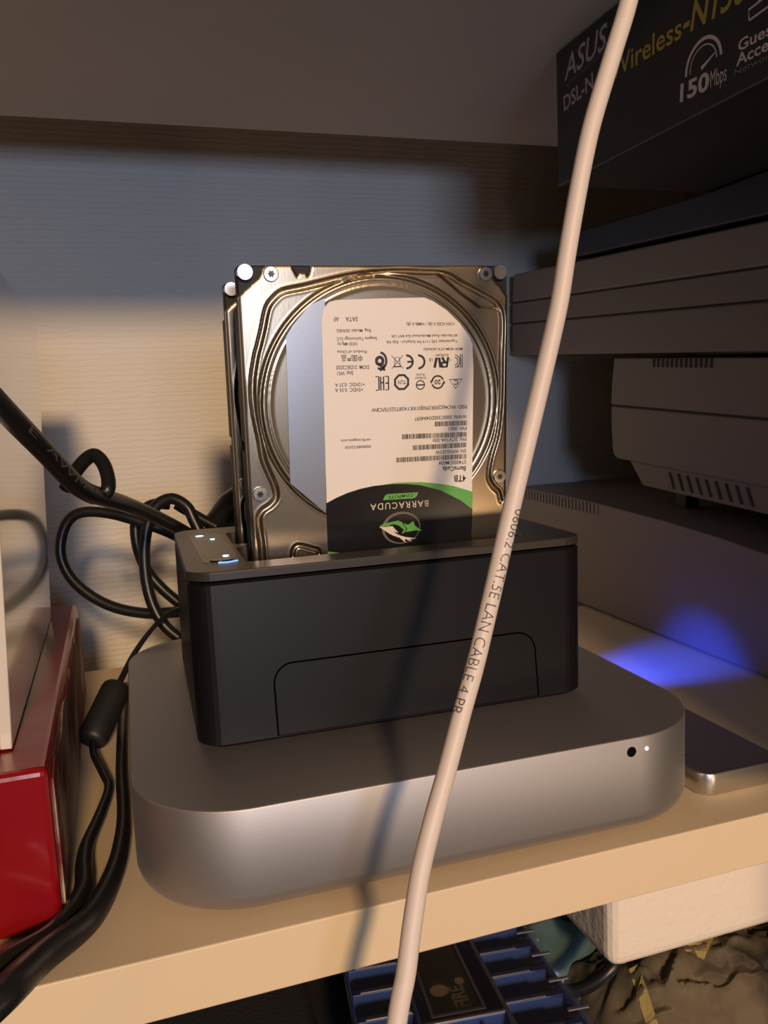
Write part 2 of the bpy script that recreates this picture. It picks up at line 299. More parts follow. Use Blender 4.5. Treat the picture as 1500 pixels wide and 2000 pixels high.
# control strip with lights, left of the bays
def top(x, y, h=0): return (x, y, 60.0+h)
ux, uy = math.cos(0.028), math.sin(0.028)
def dl(X, Y):             # shelf coordinates -> dock coordinates
    dx, dy = X-95.6, Y-107; return (dx*ux-dy*uy, dx*uy+dy*ux)
pn = [dl(*q) for q in ((27.6, 142.5), (26.9, 73.5), (28.6, 71.2), (37.5, 71.6), (40.2, 73.2), (41.0, 140.0), (39.5, 143.2), (29.2, 143.8))]
finish('control_strip', slab([pn], lambda a, b: top(a, b, -0.2), Vector((0, 0, 0.32))), mat('strip_plastic', (0.05, 0.042, 0.036), 0.28), dk)
ledb = mat('blue_led', (0.4, 0.7, 1), 0.3, emit=((0.30, 0.62, 1.0), 3.0))
for (X, Y, a, b) in ((32.1, 139.6, 1.7, 1.5), (36.2, 127.2, 1.0, 1.6), (36.1, 83.4, 1.2, 1.8)):
    x, y = dl(X, Y); finish('indicator_light', slab([[(x+a*math.cos(t), y+b*math.sin(t)) for t in np.linspace(0, 2*math.pi, 15)[:-1]]], lambda p, q: top(p, q, 0.05), Vector((0, 0, 0.25))), ledb, dk)
x, y = dl(33.5, 74.6)
finish('power_button', slab([[(x+4.2*math.cos(t), y+2.3*math.sin(t)) for t in np.linspace(0, 2*math.pi, 25)[:-1]]], lambda p, q: top(p, q, 0.05), Vector((0, 0, 0.5))), mat('button_black', (0.006, 0.006, 0.006), 0.2), dk)
bm = bmesh.new(); tube([top(*dl(31.8, 70.2), 0.2), top(*dl(35, 69.6), 0.2), top(*dl(38.8, 71.2), 0.2)], 0.28, 8, 4, bm)
finish('indicator_light', bm, mat('blue_led_dim', (0.2, 0.4, 0.9), 0.3, emit=((0.15, 0.35, 1.0), 1.5)), dk)
for k in range(2):
    for s in (-1, 1):
        pass

# ================================================================= HARD DRIVES
steel = mat('pressed_steel_cover', (0.47, 0.375, 0.26), 0.27, 1.0, bump=(1400, 0.000012, (1, 0.08, 0.25)))
cast = mat('black_casting', (0.010, 0.010, 0.011), 0.5, spec=0.25)
bright = mat('machined_metal', (0.92, 0.90, 0.88), 0.22, 1.0)
screwm = mat('screw_steel', (0.52, 0.48, 0.42), 0.3, 1.0)
HL = 147.0; HW = 101.6
def H(u, v, h=0.0):       # face coordinates (mm from top left corner, h outwards) -> drive coordinates
    return (u-50.8, -h, HL-v)
def dist_poly(P, L, closed=False):
    L = np.array(L, float)
    if closed: L = np.vstack([L, L[:1]])
    d = np.full(len(P), 1e9)
    for a, b in zip(L, L[1:]):
        ab = b-a; t = np.clip(((P-a)@ab)/max(ab@ab, 1e-9), 0, 1)
        d = np.minimum(d, np.linalg.norm(P-(a+t[:, None]*ab), axis=1))
    return d
def inside(P, L):
    L = np.array(L, float); c = np.zeros(len(P), bool); j = len(L)-1
    for i in range(len(L)):
        a, b = L[i], L[j]
        m = ((a[1] > P[:, 1]) != (b[1] > P[:, 1])) & (P[:, 0] < (b[0]-a[0])*(P[:, 1]-a[1])/((b[1]-a[1]) or 1e-9)+a[0])
        c ^= m; j = i
    return c
def smooth_line(L, n=6):
    return [tuple(p)[:2] for p in catmull([(a, b, 0) for a, b in L], n)]
def sstep(x, a, b):
    t = np.clip((x-a)/(b-a), 0, 1); return t*t*(3-2*t)
def groove(d, w, depth, lip=0.0):
    return -depth*(1-sstep(d, w*0.35, w))+lip*np.exp(-((d-w*1.25)/(w*0.3))**2)
def cover_height(P):
    cx, cy, R = TR_ring
    rad = np.hypot(P[:, 0]-cx, P[:, 1]-cy)
    h = np.zeros(len(P))
    h += -0.25*(1-sstep(rad, R-5.2, R-3.2))
    h += groove(np.abs(rad-R), 0.9, 0.7, 0.08)
    h += groove(np.abs(rad-(R-2.7)), 0.6, 0.22, 0.03)
    gl = dist_poly(P, smooth_line(TR_gL[2:])); gr = dist_poly(P, smooth_line(TR_gR)); tp = dist_poly(P, smooth_line(TR_gR[:2][::-1]+TR_gL[1:4])); gg = np.minimum(gl, np.minimum(gr*1.3, tp*1.2)); h = np.minimum(h, 0.1)+groove(gg, 1.25, 0.8, 0.10)
    pk = smooth_line(TR_pocket+TR_pocket[:1], 4); ins = inside(P, pk); dp = dist_poly(P, pk)
    h += np.where(ins, -0.75*sstep(dp, 0, 0.8), 0)
    h += groove(dist_poly(P, smooth_line(TR_clip)), 0.95, 0.7, 0.08)
    return np.clip(h, -1.2, 0.2)
OUT = TR_cover+[[100.9, 141], [97.5, 145.8], [3.5, 145.8], [0, 141]]
def cover_mesh():
    st = 0.42; us = np.arange(-0.21, 101.6, st); vs = np.arange(0.0, 113, st)
    U, V = np.meshgrid(us, vs); P = np.stack([U.ravel(), V.ravel()], 1)
    ins = inside(P, OUT).reshape(U.shape)
    keep = ins[:-1, :-1] & ins[1:, :-1] & ins[:-1, 1:] & ins[1:, 1:]
    nv, nu = U.shape; idx = np.arange(nv*nu).reshape(nv, nu)
    q = np.stack([idx[:-1, :-1][keep], idx[1:, :-1][keep], idx[1:, 1:][keep], idx[:-1, 1:][keep]], 1)
    used = np.unique(q); cnt = np.bincount(q.ravel(), minlength=nv*nu)
    bnd = np.where((cnt > 0) & (cnt < 4))[0]; bnd = bnd[(P[bnd, 1] < 112.2)]
    Lo = np.array(OUT+OUT[:1], float); bestd = np.full(len(bnd), 1e9); Q = P[bnd].copy()
    for a, b in zip(Lo, Lo[1:]):
        ab = b-a; t = np.clip(((P[bnd]-a)@ab)/(ab@ab), 0, 1); c = a+t[:, None]*ab; dd = np.linalg.norm(P[bnd]-c, axis=1)
        m = dd < bestd; bestd[m] = dd[m]; Q[m] = c[m]
    P[bnd] = Q
    h = cover_height(P)
    edge = dist_poly(P, OUT, True); h -= 0.35*(1-sstep(edge, 0, 0.6))
    remap = -np.ones(nv*nu, int); remap[used] = np.arange(len(used))
    co = np.stack([P[used, 0]-50.8, -h[used], HL-P[used, 1]], 1)*MM
    me = bpy.data.meshes.new('cover'); me.from_pydata(co.tolist(), [], remap[q].tolist())
    me.polygons.foreach_set('use_smooth', [True]*len(me.polygons)); me.update()
    return me
def flat_part(name, pts, m, parent, h, t=0.08):
    return finish(name, slab([pts], lambda a, b: H(a, b, h), Vector((0, -t, 0))), m, parent)
def make_drive(full=True):
    dr = empty('hard_drive', (0, 0, 0), 'silver hard drive with white, green and black label, front one in the dock', 'hard drive')
    # casting: ears at the corners, side walls with recesses
    bm = bmesh.new()
    outl = [(0.9, 0), (100.7, 0), (101.6, 0.9), (101.6, 146), (100.6, 147), (1, 147), (0, 146), (0, 0.9)]
    fs = slab([outl], lambda a, b: H(a, b, -2.4), Vector((0, 7.0, 0)))
    bmesh.ops.bevel(fs, geom=[e for e in fs.edges if e.calc_face_angle(0) > 1.2], offset=0.35, segments=1, affect='EDGES')
    finish('casting', fs, cast, dr)
    finish('casting_step', slab([[(1.2, 11), (100.4, 11), (100.4, 145), (1.2, 145)]], lambda a, b: H(a, b, -9.5), Vector((0, 9.2, 0))), cast, dr)
    finish('side_rail', slab([[(0.2, 14), (3, 14), (3, 62), (0.2, 62)]], lambda a, b: H(a, b, -9.3), Vector((0, 8.8, 0))), cast, dr)
    finish('side_rail', slab([[(0.2, 66), (3, 66), (3, 143), (0.2, 143)]], lambda a, b: H(a, b, -9.3), Vector((0, 8.8, 0))), cast, dr)
    finish('side_rail', slab([[(98.6, 14), (101.4, 14), (101.4, 143), (98.6, 143)]], lambda a, b: H(a, b, -9.3), Vector((0, 8.8, 0))), cast, dr)
    finish('rear_plate', slab([[(3, 3), (98.6, 3), (98.6, 144), (3, 144)]], lambda a, b: H(a, b, -18.6), Vector((0, 1.5, 0))), mat('circuit_board', (0.01, 0.05, 0.04), 0.4), dr)
    # cover: side wall plate under the embossed sheet
    finish('cover_rim', slab([OUT], lambda a, b: H(a, b, -2.4), Vector((0, 1.15, 0))), steel, dr)
    cm = cover_mesh(); link('cover', cm, steel, dr)
    bmk = bmesh.new()     # skirt that closes the sheet down to the rim
    n = len(OUT); a = [bmk.verts.new(H(p[0], p[1], -0.33)) for p in OUT]; b = [bmk.verts.new(H(p[0], p[1], -1.3)) for p in OUT]
    for i in range(n): bmk.faces.new((a[i], a[(i+1) % n], b[(i+1) % n], b[i]))
    finish('cover_skirt', bmk, steel, dr)
    for (u, v) in TR_pads:
        bm = bmesh.new(); disc_prof(bm, [(2.75, -4), (2.75, -0.2), (2.6, 0.0)], u, v, lambda a, b, h: H(a, b, h)); finish('corner_boss', bm, bright, dr)
    for (u, v) in TR_screws:
        bm = bmesh.new(); disc_prof(bm, [(2.65, -0.4), (2.65, 0.75), (2.45, 1.0), (1.5, 1.02)], u, v, lambda a, b, h: H(a, b, h), 28)
        s = finish('screw', bm, screwm, dr)
        star = [(u+(0.85 if k % 2 else 1.4)*math.cos(k*math.pi/6), v+(0.85 if k % 2 else 1.4)*math.sin(k*math.pi/6)) for k in range(12)]
        finish('star_socket', slab([star], lambda a, b: H(a, b, 1.0), Vector((0, -0.06, 0))), mat('socket_dark', (0.04, 0.025, 0.02), 0.3), s)
    return dr
drive2 = make_drive()
ux3 = Vector((math.cos(-0.0279), math.sin(-0.0279), 0)); ny3 = Vector((-ux3.y, ux3.x, 0))
ln = -0.084; uz3 = Vector((0, 0, 1))*math.cos(ln)+ny3*math.sin(ln); uy3 = uz3.cross(ux3)
rotd = Matrix((ux3, uy3, uz3)).transposed()
org = Vector((45.33, 69.5, 198.44))+ux3*50.8-uz3*HL
for dr_, off in ((drive2, 43.0),):
    dr_.rotation_euler = rotd.to_euler(); dr_.location = (org+ny3*off+Vector((0, 0, 0.4)))*MM
drive1 = copy_tree(drive2); drive1.location = org*MM
drive1['label'] = 'front hard drive, its embossed steel cover and printed label facing the camera'
drive2['label'] = 'rear hard drive, mostly hidden behind the front one in the dock'
# ---- label on the front drive
paper = mat('label_paper', (0.84, 0.78, 0.72), 0.35)
ink = mat('black_ink', (0.025, 0.02, 0.022), 0.4)
inkb = mat('black_glossy_print', (0.012, 0.011, 0.012), 0.22)
grn = mat('green_print', (0.13, 0.42, 0.09), 0.35)
flat_part('foil_sticker', TR_foil, mat('satin_foil', (0.34, 0.345, 0.36), 0.36, 1.0, bump=(3000, 0.00001, (1, 1, 1))), drive1, 0.16, 0.06)
LB = TR_label
lab = flat_part('label', LB, paper, drive1, 0.20, 0.12)
flat_part('black_print', TR_black, inkb, lab, 0.325, 0.015)
flat_part('green_print', TR_green, grn, lab, 0.345, 0.012)
flat_part('green_print', TR_gtip, grn, lab, 0.345, 0.012)
flat_part('green_print', TR_tag, grn, lab, 0.345, 0.012)
flat_part('emblem_print', TR_fgreen, grn, lab, 0.375, 0.012)
flat_part('emblem_print', TR_ftail, grn, lab, 0.375, 0.012)
cream = mat('cream_print', (0.80, 0.70, 0.58), 0.4)
flat_part('emblem_print', TR_fcream, cream, lab, 0.378, 0.012)
(lx, ly), (rx, ry), (tx, ty), (bx_, by_) = TR_fring
cxr, cyr, rx_, ry_ = (lx+rx)/2, (ty+by_)/2, (rx-lx)/2, (by_-ty)/2
flat_ring = [[(cxr+rx_*math.cos(t), cyr+ry_*math.sin(t)) for t in np.linspace(0, 2*math.pi, 49)[:-1]],
             [(cxr+0.35+rx_*0.90*math.cos(t), cyr+0.25+ry_*0.89*math.sin(t)) for t in np.linspace(0, 2*math.pi, 49)[:-1]]]
finish('emblem_print', slab(flat_ring, lambda a, b: H(a, b, 0.345), Vector((0, -0.012, 0))), mat('taupe_print', (0.16, 0.13, 0.11), 0.4), lab)
TH = 0.36
def label_text(bm, s, a, b, cap, h=TH, **k):
    a = Vector(a); b = Vector(b); d = b-a; w = d.length; d.normalize(); p = Vector((-d.y, d.x))   # p = downwards of reading in (u,v-down)
    def f(x, y):
        q = a+d*x-p*(y-cap/2); return H(q.x, q.y, h)
    text_into(bm, s, f, w, cap, **k)
bm = bmesh.new()
for s, a, b, c in TR_texts: label_text(bm, s, a, b, c, bold=(0.022 if s in ('4TB', 'BarraCuda') else 0.010))
finish('printed_text', bm, ink, lab, recalc=False)
bm = bmesh.new()
for s, a, b, c in TR_wtexts: label_text(bm, s, a, b, c, h=0.40, space=1.25)
finish('printed_text', bm, cream, lab, recalc=False)
bm = bmesh.new()
for s, a, b, c in TR_ctexts: label_text(bm, s, a, b, c, h=0.40, space=1.2, bold=0.01)
finish('printed_text', bm, inkb, lab, recalc=False)
rnd = random.Random(4)
bm = bmesh.new()
for a, b, hh in TR_bars:
    a = Vector(a); b = Vector(b); w = (b-a).length; d = (b-a).normalized(); p = Vector((-d.y, d.x)); x = 0
    while x < w:
        bw = rnd.choice((0.14, 0.14, 0.28, 0.4)); x2 = min(w, x+bw)
        q = [a+d*x-p*hh/2, a+d*x2-p*hh/2, a+d*x2+p*hh/2, a+d*x+p*hh/2]
        bm.faces.new([bm.verts.new(H(c.x, c.y, TH)) for c in q]); x = x2+rnd.choice((0.12, 0.14, 0.26))
finish('bar_code', bm, ink, lab, recalc=False)
# certification marks, drawn upside down like the rest of the label: local (x right, y up) in reading direction
bm = bmesh.new()
def mark(key, wh=None):
    (u0, v0), (u1, v1) = TR_marks[key]           # reading-left-bottom side first
    return u0, v0, u1, v1
def mp_for(u0, v0, u1, v1):   # unit square reading coordinates -> face; x runs to smaller u, y-up runs to larger v
    return lambda x, y: (u0+(u1-u0)*x, min(v0, v1)+(abs(v1-v0))*y)
def stroke(P, w, f, closed=False):
    P = [Vector(f(*p)) for p in P]; n = len(P)
    L_, R_ = [], []
    for i in range(n):
        a = P[(i-1) % n] if closed else P[max(i-1, 0)]; b = P[(i+1) % n] if closed else P[min(i+1, n-1)]
        d = (b-a).normalized(); q = Vector((-d.y, d.x))*w/2; L_.append(P[i]+q); R_.append(P[i]-q)
    vl = [bm.verts.new(H(p.x, p.y, TH)) for p in L_]; vr = [bm.verts.new(H(p.x, p.y, TH)) for p in R_]
    for i in range(n if closed else n-1):
        j = (i+1) % n; bm.faces.new((vl[i], vl[j], vr[j], vr[i]))
def arc(cx, cy, rx, ry, a0, a1, n=20): return [(cx+rx*math.cos(math.radians(a0+(a1-a0)*k/n)), cy+ry*math.sin(math.radians(a0+(a1-a0)*k/n))) for k in range(n+1)]
f = mp_for(*mark('ceC')); stroke(arc(1.0, .5, .85, .43, 90, 270), 0.8, f)
f = mp_for(*mark('ceE')); stroke(arc(1.0, .5, .85, .43, 90, 270), 0.8, f); stroke([(.15, .5), (.85, .5)], 0.7, f)
f = mp_for(*mark('bin')); stroke([(0, 0), (1, 1)], .22, f); stroke([(0, 1), (1, 0)], .22, f); stroke([(.25, .85), (.32, .15), (.68, .15), (.75, .85)], .28, f, True); stroke([(.2, .85), (.85, .85)], .4, f)
f = mp_for(*mark('q')); stroke(arc(.62, .42, .27, .2, 0, 360), 1.15, f, False); stroke(arc(.55, .42, .48, .44, 60, 270), 0.85, f); stroke([(.75, .55), (.45, .75), (.2, .95)], 0.9, f); stroke([(.25, .62), (.35, .85), (.62, .95)], .8, f)
f = mp_for(*mark('eac')); stroke([(.28, .03), (.03, .03), (.03, .97), (.28, .97)], .5, f); stroke([(.03, .5), (.26, .5)], .5, f); stroke([(.4, .03), (.4, .97), (.62, .97), (.62, .03)], .5, f); stroke([(.4, .45), (.62, .45)], .5, f); stroke([(1, .03), (.76, .03), (.76, .97), (1, .97)], .5, f)
(c0, c1), _ = TR_marks['tuv']; stroke([(c0+2.75*math.cos(math.radians(22.5+45*k)), c1+2.75*math.sin(math.radians(22.5+45*k))) for k in range(8)], 0.85, lambda a, b: (a, b), True)
(c0, c1), _ = TR_marks['no']; stroke([(c0+1.6*math.cos(t), c1+1.6*math.sin(t)) for t in np.linspace(0, 2*math.pi, 25)[:-1]], .38, lambda a, b: (a, b), True); stroke([(c0-1.5, c1), (c0+1.5, c1)], .5, lambda a, b: (a, b))
(c0, c1), _ = TR_marks['c20']
for a0 in (20, 200): stroke([(c0+2.3*math.cos(math.radians(a0+t)), c1+2.3*math.sin(math.radians(a0+t))) for t in range(0, 150, 10)], .6, lambda a, b: (a, b))
for s_ in (1, -1): bm.faces.new([bm.verts.new(H(c0+s_*p[0], c1+s_*p[1], TH)) for p in ((1.6, .9), (3.0, .6), (2.6, -.6))])
f = mp_for(*mark('tri')); stroke([(.5, .97), (.03, .06), (.97, .06)], .42, f, True); stroke(arc(.5, .36, .16, .2, 40, 320, 12), .35, f)
f = mp_for(*mark('kc')); stroke([(.06, 0), (.06, 1)], .3, f); stroke([(.28, 0), (.28, 1)], .3, f); stroke([(.28, .5), (.6, .97)], .3, f); stroke(arc(1, .5, .66, .45, 95, 265, 14), .3, f); stroke(arc(1, .5, .4, .28, 95, 265, 14), .3, f)
f = mp_for(*mark('ul')); stroke([(.12, 0), (.22, .95), (.5, .95), (.52, .55), (.2, .5)], .9, f); stroke([(.34, .5), (.5, 0)], .9, f); stroke([(.6, 1), (.68, .1), (.85, .1), (.97, 1)], 1.0, f)
finish('approval_marks', bm, ink, lab, recalc=False)
bm = bmesh.new()
label_text(bm, '20', (73.6, 42.3), (71.1, 42.28), 1.7, bold=.02); label_text(bm, 'TUV', (59.9, 41.8), (56.4, 41.8), 1.5, bold=.01)
finish('printed_text', bm, ink, lab, recalc=False)

# ================================================================= WHITE NETWORK CABLE IN FRONT
cablem = mat('cream_cable_sheath', (0.70, 0.60, 0.52), 0.5, bump=(500, 0.00004, (1, 1, 0.3)))
lan = finish('network_cable', tube([TR_lan[0]]+TR_lan[1:]+[[43, -60, -25], [38, -66, -60], [30, -70, -110]], 2.42, 20, 8), cablem, smooth=True)
tag(lan, 'cream network cable with printed lettering hanging down in front of everything', 'cable')
path = catmull(TR_lan, 12); acc = [0.0]
for a, b in zip(path, path[1:]): acc.append(acc[-1]+(b-a).length)
def near(p): p = Vector(p); return min(range(len(path)), key=lambda i: (path[i]-p).length)
i0, i1 = near((99.61, -27.43, 120.58)), near((77.16, -34.54, 69.85)); s0, s1 = acc[i0], acc[i1]
def at_arc(s):
    i = max(0, min(len(acc)-2, int(np.searchsorted(acc, s))-1)); t = (s-acc[i])/(acc[i+1]-acc[i]); return path[i].lerp(path[i+1], t), (path[min(i+2, len(path)-1)]-path[max(i-1, 0)]).normalized()
def wrap(x, y):
    s = s0+x; p, t = at_arc(s); v = Vector((-0.35, -0.93, 0.08)); v = (v-t*v.dot(t)).normalized(); sd = t.cross(v)
    if sd.x < 0: sd = -sd
    u = x/(s1-s0); ang = 0.95-1.75*u+(y-1.45)/2.42
    return p+(v*math.cos(ang)+sd*math.sin(ang))*2.50
bm = bmesh.new(); text_into(bm, '0606.2 CAT.5E LAN CABLE 4 PR', wrap, s1-s0, 2.9, bold=-0.012, sub=4)
finish('printed_text', bm, mat('grey_cable_ink', (0.10, 0.08, 0.08), 0.5), lan, recalc=False)

# ================================================================= BLACK CABLES
rubber = mat('black_rubber', (0.010, 0.010, 0.010), 0.36, bump=(900, 0.00003, (1, 1, 1)))
def cable(pts, r, label, name='cable'):
    o = finish(name, tube(pts, r, 14, 8), rubber, smooth=True); tag(o, label, 'cable'); return o
pc = cable(TR_P, 3.3, 'thick black cable running from the left edge down to the back of the dock')
bm = bmesh.new()
pp = catmull(TR_P, 10)
def prt(x, y):
    s = 34+x; a = 0; i = 0
    while i < len(pp)-2 and a+(pp[i+1]-pp[i]).length < s: a += (pp[i+1]-pp[i]).length; i += 1
    t = (pp[i+1]-pp[i]).normalized(); p = pp[i]+t*(s-a); v = Vector((0.1, -0.9, 0.3)); v = (v-t*v.dot(t)).normalized(); sd = t.cross(v)
    if sd.z < 0: sd = -sd
    return p+(v*math.cos((y-1)/3.3)+sd*math.sin((y-1)/3.3))*3.36
text_into(bm, 'E  AWM  F', prt, 60, 2.2, sub=3)
finish('printed_text', bm, mat('dim_grey_ink', (0.10, 0.09, 0.08), 0.5), pc, recalc=False)
cable(TR_Q, 2.6, 'short curl of black cable behind the bend of the thick cable')
cable(TR_R, 2.9, 'black cable in a wide loop against the wall, left of the dock')
cable(TR_S, 3.0, 'black cable in a tall narrow loop next to the dock, nearest its back')
cable(TR_T, 3.0, 'black cable hanging behind the tall loop, ending behind the dock')
cable(TR_W, 2.9, 'short black cable leading into the plug behind the drives')
pl = empty('cable_plug', (58, 233, 84), 'black plug behind the dock, left of the hard drives', 'plug')
bm = bmesh.new(); tube([(-13, 2, 3), (-6, 1, 7), (2, 0, 13), (12, -2, 19)], lambda t: 4.5+5.0*min(1, t*1.6), 12, 6, bm); finish('housing', bm, rubber, pl, smooth=True)
bm = bmesh.new(); tube([(-20, 3.5, 0), (-12, 2, 4)], 3.6, 12, 3, bm); finish('strain_relief', bm, rubber, pl, smooth=True)
# thin twin lead with a ferrite bead
tl = empty('adapter_lead', (-14, 165, 0), 'thin black twin lead with a ferrite bead between red box and computer', 'cable')
for s in (-1.1, 1.1):
    pts = [(x+14+s*0.75, y-165, z+s*0.75) for x, y, z in TR_U1]
    finish('wire', tube(pts, 1.15, 10, 6), rubber, tl, smooth=True)
pts = [(x+14, y-165, z) for x, y, z in TR_U2]
finish('lower_wire', tube(pts, lambda t: 1.6+1.5*min(1, max(0, (t-0.25)*2.2)), 12, 8), rubber, tl, smooth=True)
a, b = Vector(TR_U1[-1])-Vector((-14, 165, 0)), Vector(TR_U2[0])-Vector((-14, 165, 0))
ax = (b-a).normalized(); bm = bmesh.new()
A_, B_ = a-ax*3, b+ax*3; Lb = (B_-A_).length
bm = tube([A_+ax*(Lb*t) for t in (0, .02, .05, .1, .3, .5, .7, .9, .95, .98, 1)], lambda t: 7.0, 20, 1)
rad = (3.6, 5.6, 6.4, 6.8, 6.8, 6.8, 6.8, 6.8, 6.4, 5.6, 3.6)
bm.verts.ensure_lookup_table()
for i, rr_ in enumerate(rad):
    c = A_+ax*(Lb*(0, .02, .05, .1, .3, .5, .7, .9, .95, .98, 1)[i])
    for k in range(20):
        v = bm.verts[i*20+k]; v.co = c+(v.co-c).normalized()*rr_
finish('ferrite_bead', bm, mat('bead_plastic', (0.014, 0.014, 0.014), 0.5), tl, smooth=True)
cable(TR_V, lambda t: 2.3+2.3*min(1, max(0, (t-.35)*2)), 'thicker black cable along the computer side that drops over the shelf edge')

# ================================================================= LEFT: RED BOX AND WHITE BOX
redm = mat('glossy_red_card', (0.24, 0.003, 0.007), 0.28, coat=0.4, bump=(60, 0.0004, (1, 1, 1)))
worn = mat('worn_card_side', (0.20, 0.02, 0.02), 0.6, var=(38, (0.50, 0.38, 0.26), 0.42, 0.58))
rb = empty('red_box', (-95, 134, 0), 'glossy red cardboard box with worn right side, at the left edge of the shelf', 'box')
bm = B(-80, 69.4, -110, 112, 0, 50, bev=2.2, seg=3); finish('box_body', bm, redm, rb)
bm = bmesh.new(); rn = random.Random(3)
lo = [(-104+k*10.6, 2.5+rn.uniform(-.8, .8)) for k in range(21)]; hi = [(108-k*10.6, 44.5+rn.uniform(-2.2, 2.2)) for k in range(21)]
finish('worn_side', slab([lo+hi], lambda a, b: (69.2, a, b), Vector((0.9, 0, 0))), worn, rb)
whm = mat('white_gloss_panel', (0.70, 0.64, 0.56), 0.07, coat=1.0)
wb = empty('white_box', (-96.8, 128, 50.2), 'tall white glossy box standing on the red box', 'box', (0, math.radians(2.6), 0))
finish('side_panel', B(56.5, 60, -86, 88, 3, 150, bev=0.5), whm, wb)
finish('box_body', B(-80, 56.3, -86.5, 88, 3, 150, bev=0.8), mat('white_card', (0.70, 0.62, 0.52), 0.5), wb)
wb.location.z = 0.0502

# ================================================================= RIGHT: STACK OF BEIGE DEVICES
beige = mat('aged_beige_plastic', (0.25, 0.20, 0.17), 0.5, bump=(2500, 0.00003, (1, 1, 1)))
beige2 = mat('grey_beige_plastic', (0.20, 0.16, 0.14), 0.5, bump=(2500, 0.00003, (1, 1, 1)))
gap = mat('dark_gap', (0.02, 0.018, 0.016), 0.7)
def prism(prof, x0, x1, bev=0.0):
    bm = slab([prof], lambda a, b: (x0, a, b), Vector((x1-x0, 0, 0)))
    if bev: bmesh.ops.bevel(bm, geom=[e for e in bm.edges if e.calc_face_angle(0) > 0.9], offset=bev, segments=3, profile=.5, affect='EDGES')
    return bm
ba = empty('desktop_case', (380, 220, 0), 'big beige device lying lowest in the right-hand stack, with fine vent ribs', 'computer case')
prof = [(y-220, z) for y, z in ((62, 1.5), (380, 1.5), (380, 77.7), (309, 77), (263, 75.8), (191, 72.2), (147, 69), (109, 65), (80, 61), (62, 57))]
finish('case_body', prism(prof, -72, 80, 1.0), beige, ba)
for y_ in (-140, 140):
    for x_ in (-60, 66):
        bm = bmesh.new(); disc_prof(bm, [(6, 0), (6, 1.6)], x_, y_, lambda a, b, h: (a, b, h), 16); finish('foot', bm, rubber, ba)
bm = bmesh.new()
for k in range(23):
    y0 = 44+k*4.66; zt = 75.9+(y0-43)*0.017
    box(bm, -72.9, -71.5, y0, y0+1.9, zt-8, zt-0.6)
finish('vent_ribs', bm, beige, ba)
tilt = math.atan(0.064)
bb = empty('router', (318, 264, 76.3), 'rounded beige device with a seam and slots, on the lowest beige device', 'network device', (tilt, 0, 0))
# local: x right, y towards the wall (0 at its far end), z up
def sidebody(z0, z1, y0, y1, r=6, xin=0): return [(y0, z0), (y1-1.5, z0), (y1+0.0, z0+r*0.5), (y1+1.5, z0+r*1.5), (y1+2.0, z1), (y0, z1)]
low = [(-205, 0), (-8, 0), (-3.2, 1.2), (-1.0, 4), (1.2, 18), (2.6, 34.6), (-205, 34.6)]
up_ = [(-205, 35.6), (2.4, 35.6), (2.0, 52), (0, 66.2), (-205, 66.2)]
O = 30.0
def sh(p, dz): return [(a, b+dz) for a, b in p]
finish('lower_shell', prism(sh(low, O), 0, 140, 1.2), beige2, bb)
finish('upper_shell', prism(sh(up_, O), 0, 140, 0.8), beige2, bb)
finish('seam', prism([(-204, O+34), (1.2, O+34), (1.2, O+36), (-204, O+36)], 1.0, 139), gap, bb)
finish('underbody', prism([(-205, O-14.5), (-32, O-14.5), (-17, O+0.2), (-205, O+0.2)], 2.5, 136, 0.6), beige2, bb)
bm = bmesh.new()
for k in range(9):
    y0 = -58-k*8.2
    vs = [(1.9, y0, O-2.4), (1.9, y0-1.6, O-2.4), (1.9, y0-6.6, O-12), (1.9, y0-5.0, O-12)]
    a = [bm.verts.new(v) for v in vs]; b = [bm.verts.new((3.1, v[1], v[2])) for v in vs]
    bm.faces.new(a); bm.faces.new(b[::-1])
    for i in range(4): bm.faces.new((a[i], a[(i+1) % 4], b[(i+1) % 4], b[i]))
finish('vent_slots', bm, gap, bb)
bm = bmesh.new()
for k in range(13): y0 = -42-k*4.3; box(bm, -0.3, 2, y0-2.0, y0, O+60.5, O+66.4)
finish('vent_slots', bm, gap, bb)
for y_ in (-190, -45):
    for x_ in (26, 120): finish('foot', B(x_, x_+10, y_, y_+10, 0.8, O-14.3), rubber, bb)
cc = empty('flat_device', (308, 385, 182.5), 'wide beige slab-like device with two grooves, above the rounded one', 'device', (math.atan(0.062), 0, 0))
finish('lower_body', prism([(-325, 0.4), (-1.5, 0.4), (0, 2), (0, 24.5), (-325, 24.5)], 0, 150, 1.2), beige2, cc)
finish('groove', prism([(-324, 24), (-1, 24), (-1, 42), (-324, 42)], 1.4, 148), gap, cc)
finish('middle_band', prism([(-325, 25.4), (0, 25.4), (0, 40.4), (-325, 40.4)], 0.3, 150, 0.5), beige2, cc)
finish('upper_body', prism([(-325, 41.4), (0, 41.4), (-2, 61), (-4, 62.5), (-325, 62.5)], 0.0, 150, 1.2), beige, cc)
fc = empty('flat_case', (308, 60, 245), 'dark blue flat case wedged between the beige slab and the router carton', 'case')
finish('case_body', prism([(2, -18.0), (230, -3.6), (230, 12), (95, 5.2), (2, 5.2)], -4, 140, 0.8), mat('navy_vinyl', (0.016, 0.020, 0.032), 0.45), fc)
finish('latch', B(-6.2, -3.6, 222, 227, 0, 9, bev=0.6), mat('pale_plastic', (0.34, 0.36, 0.42), 0.4), fc)
cx_ = empty('router_carton', (282.1, 63.4, 250.5), 'black printed router carton under the upper shelf, on top of the right-hand stack', 'box')
card = mat('black_printed_card', (0.010, 0.010, 0.013), 0.42, coat=0.15)
cx_.scale = (0.868,)*3
finish('carton_body', B(-75, 150, -107, 101, 0, 70.4, bev=0.5), card, cx_)
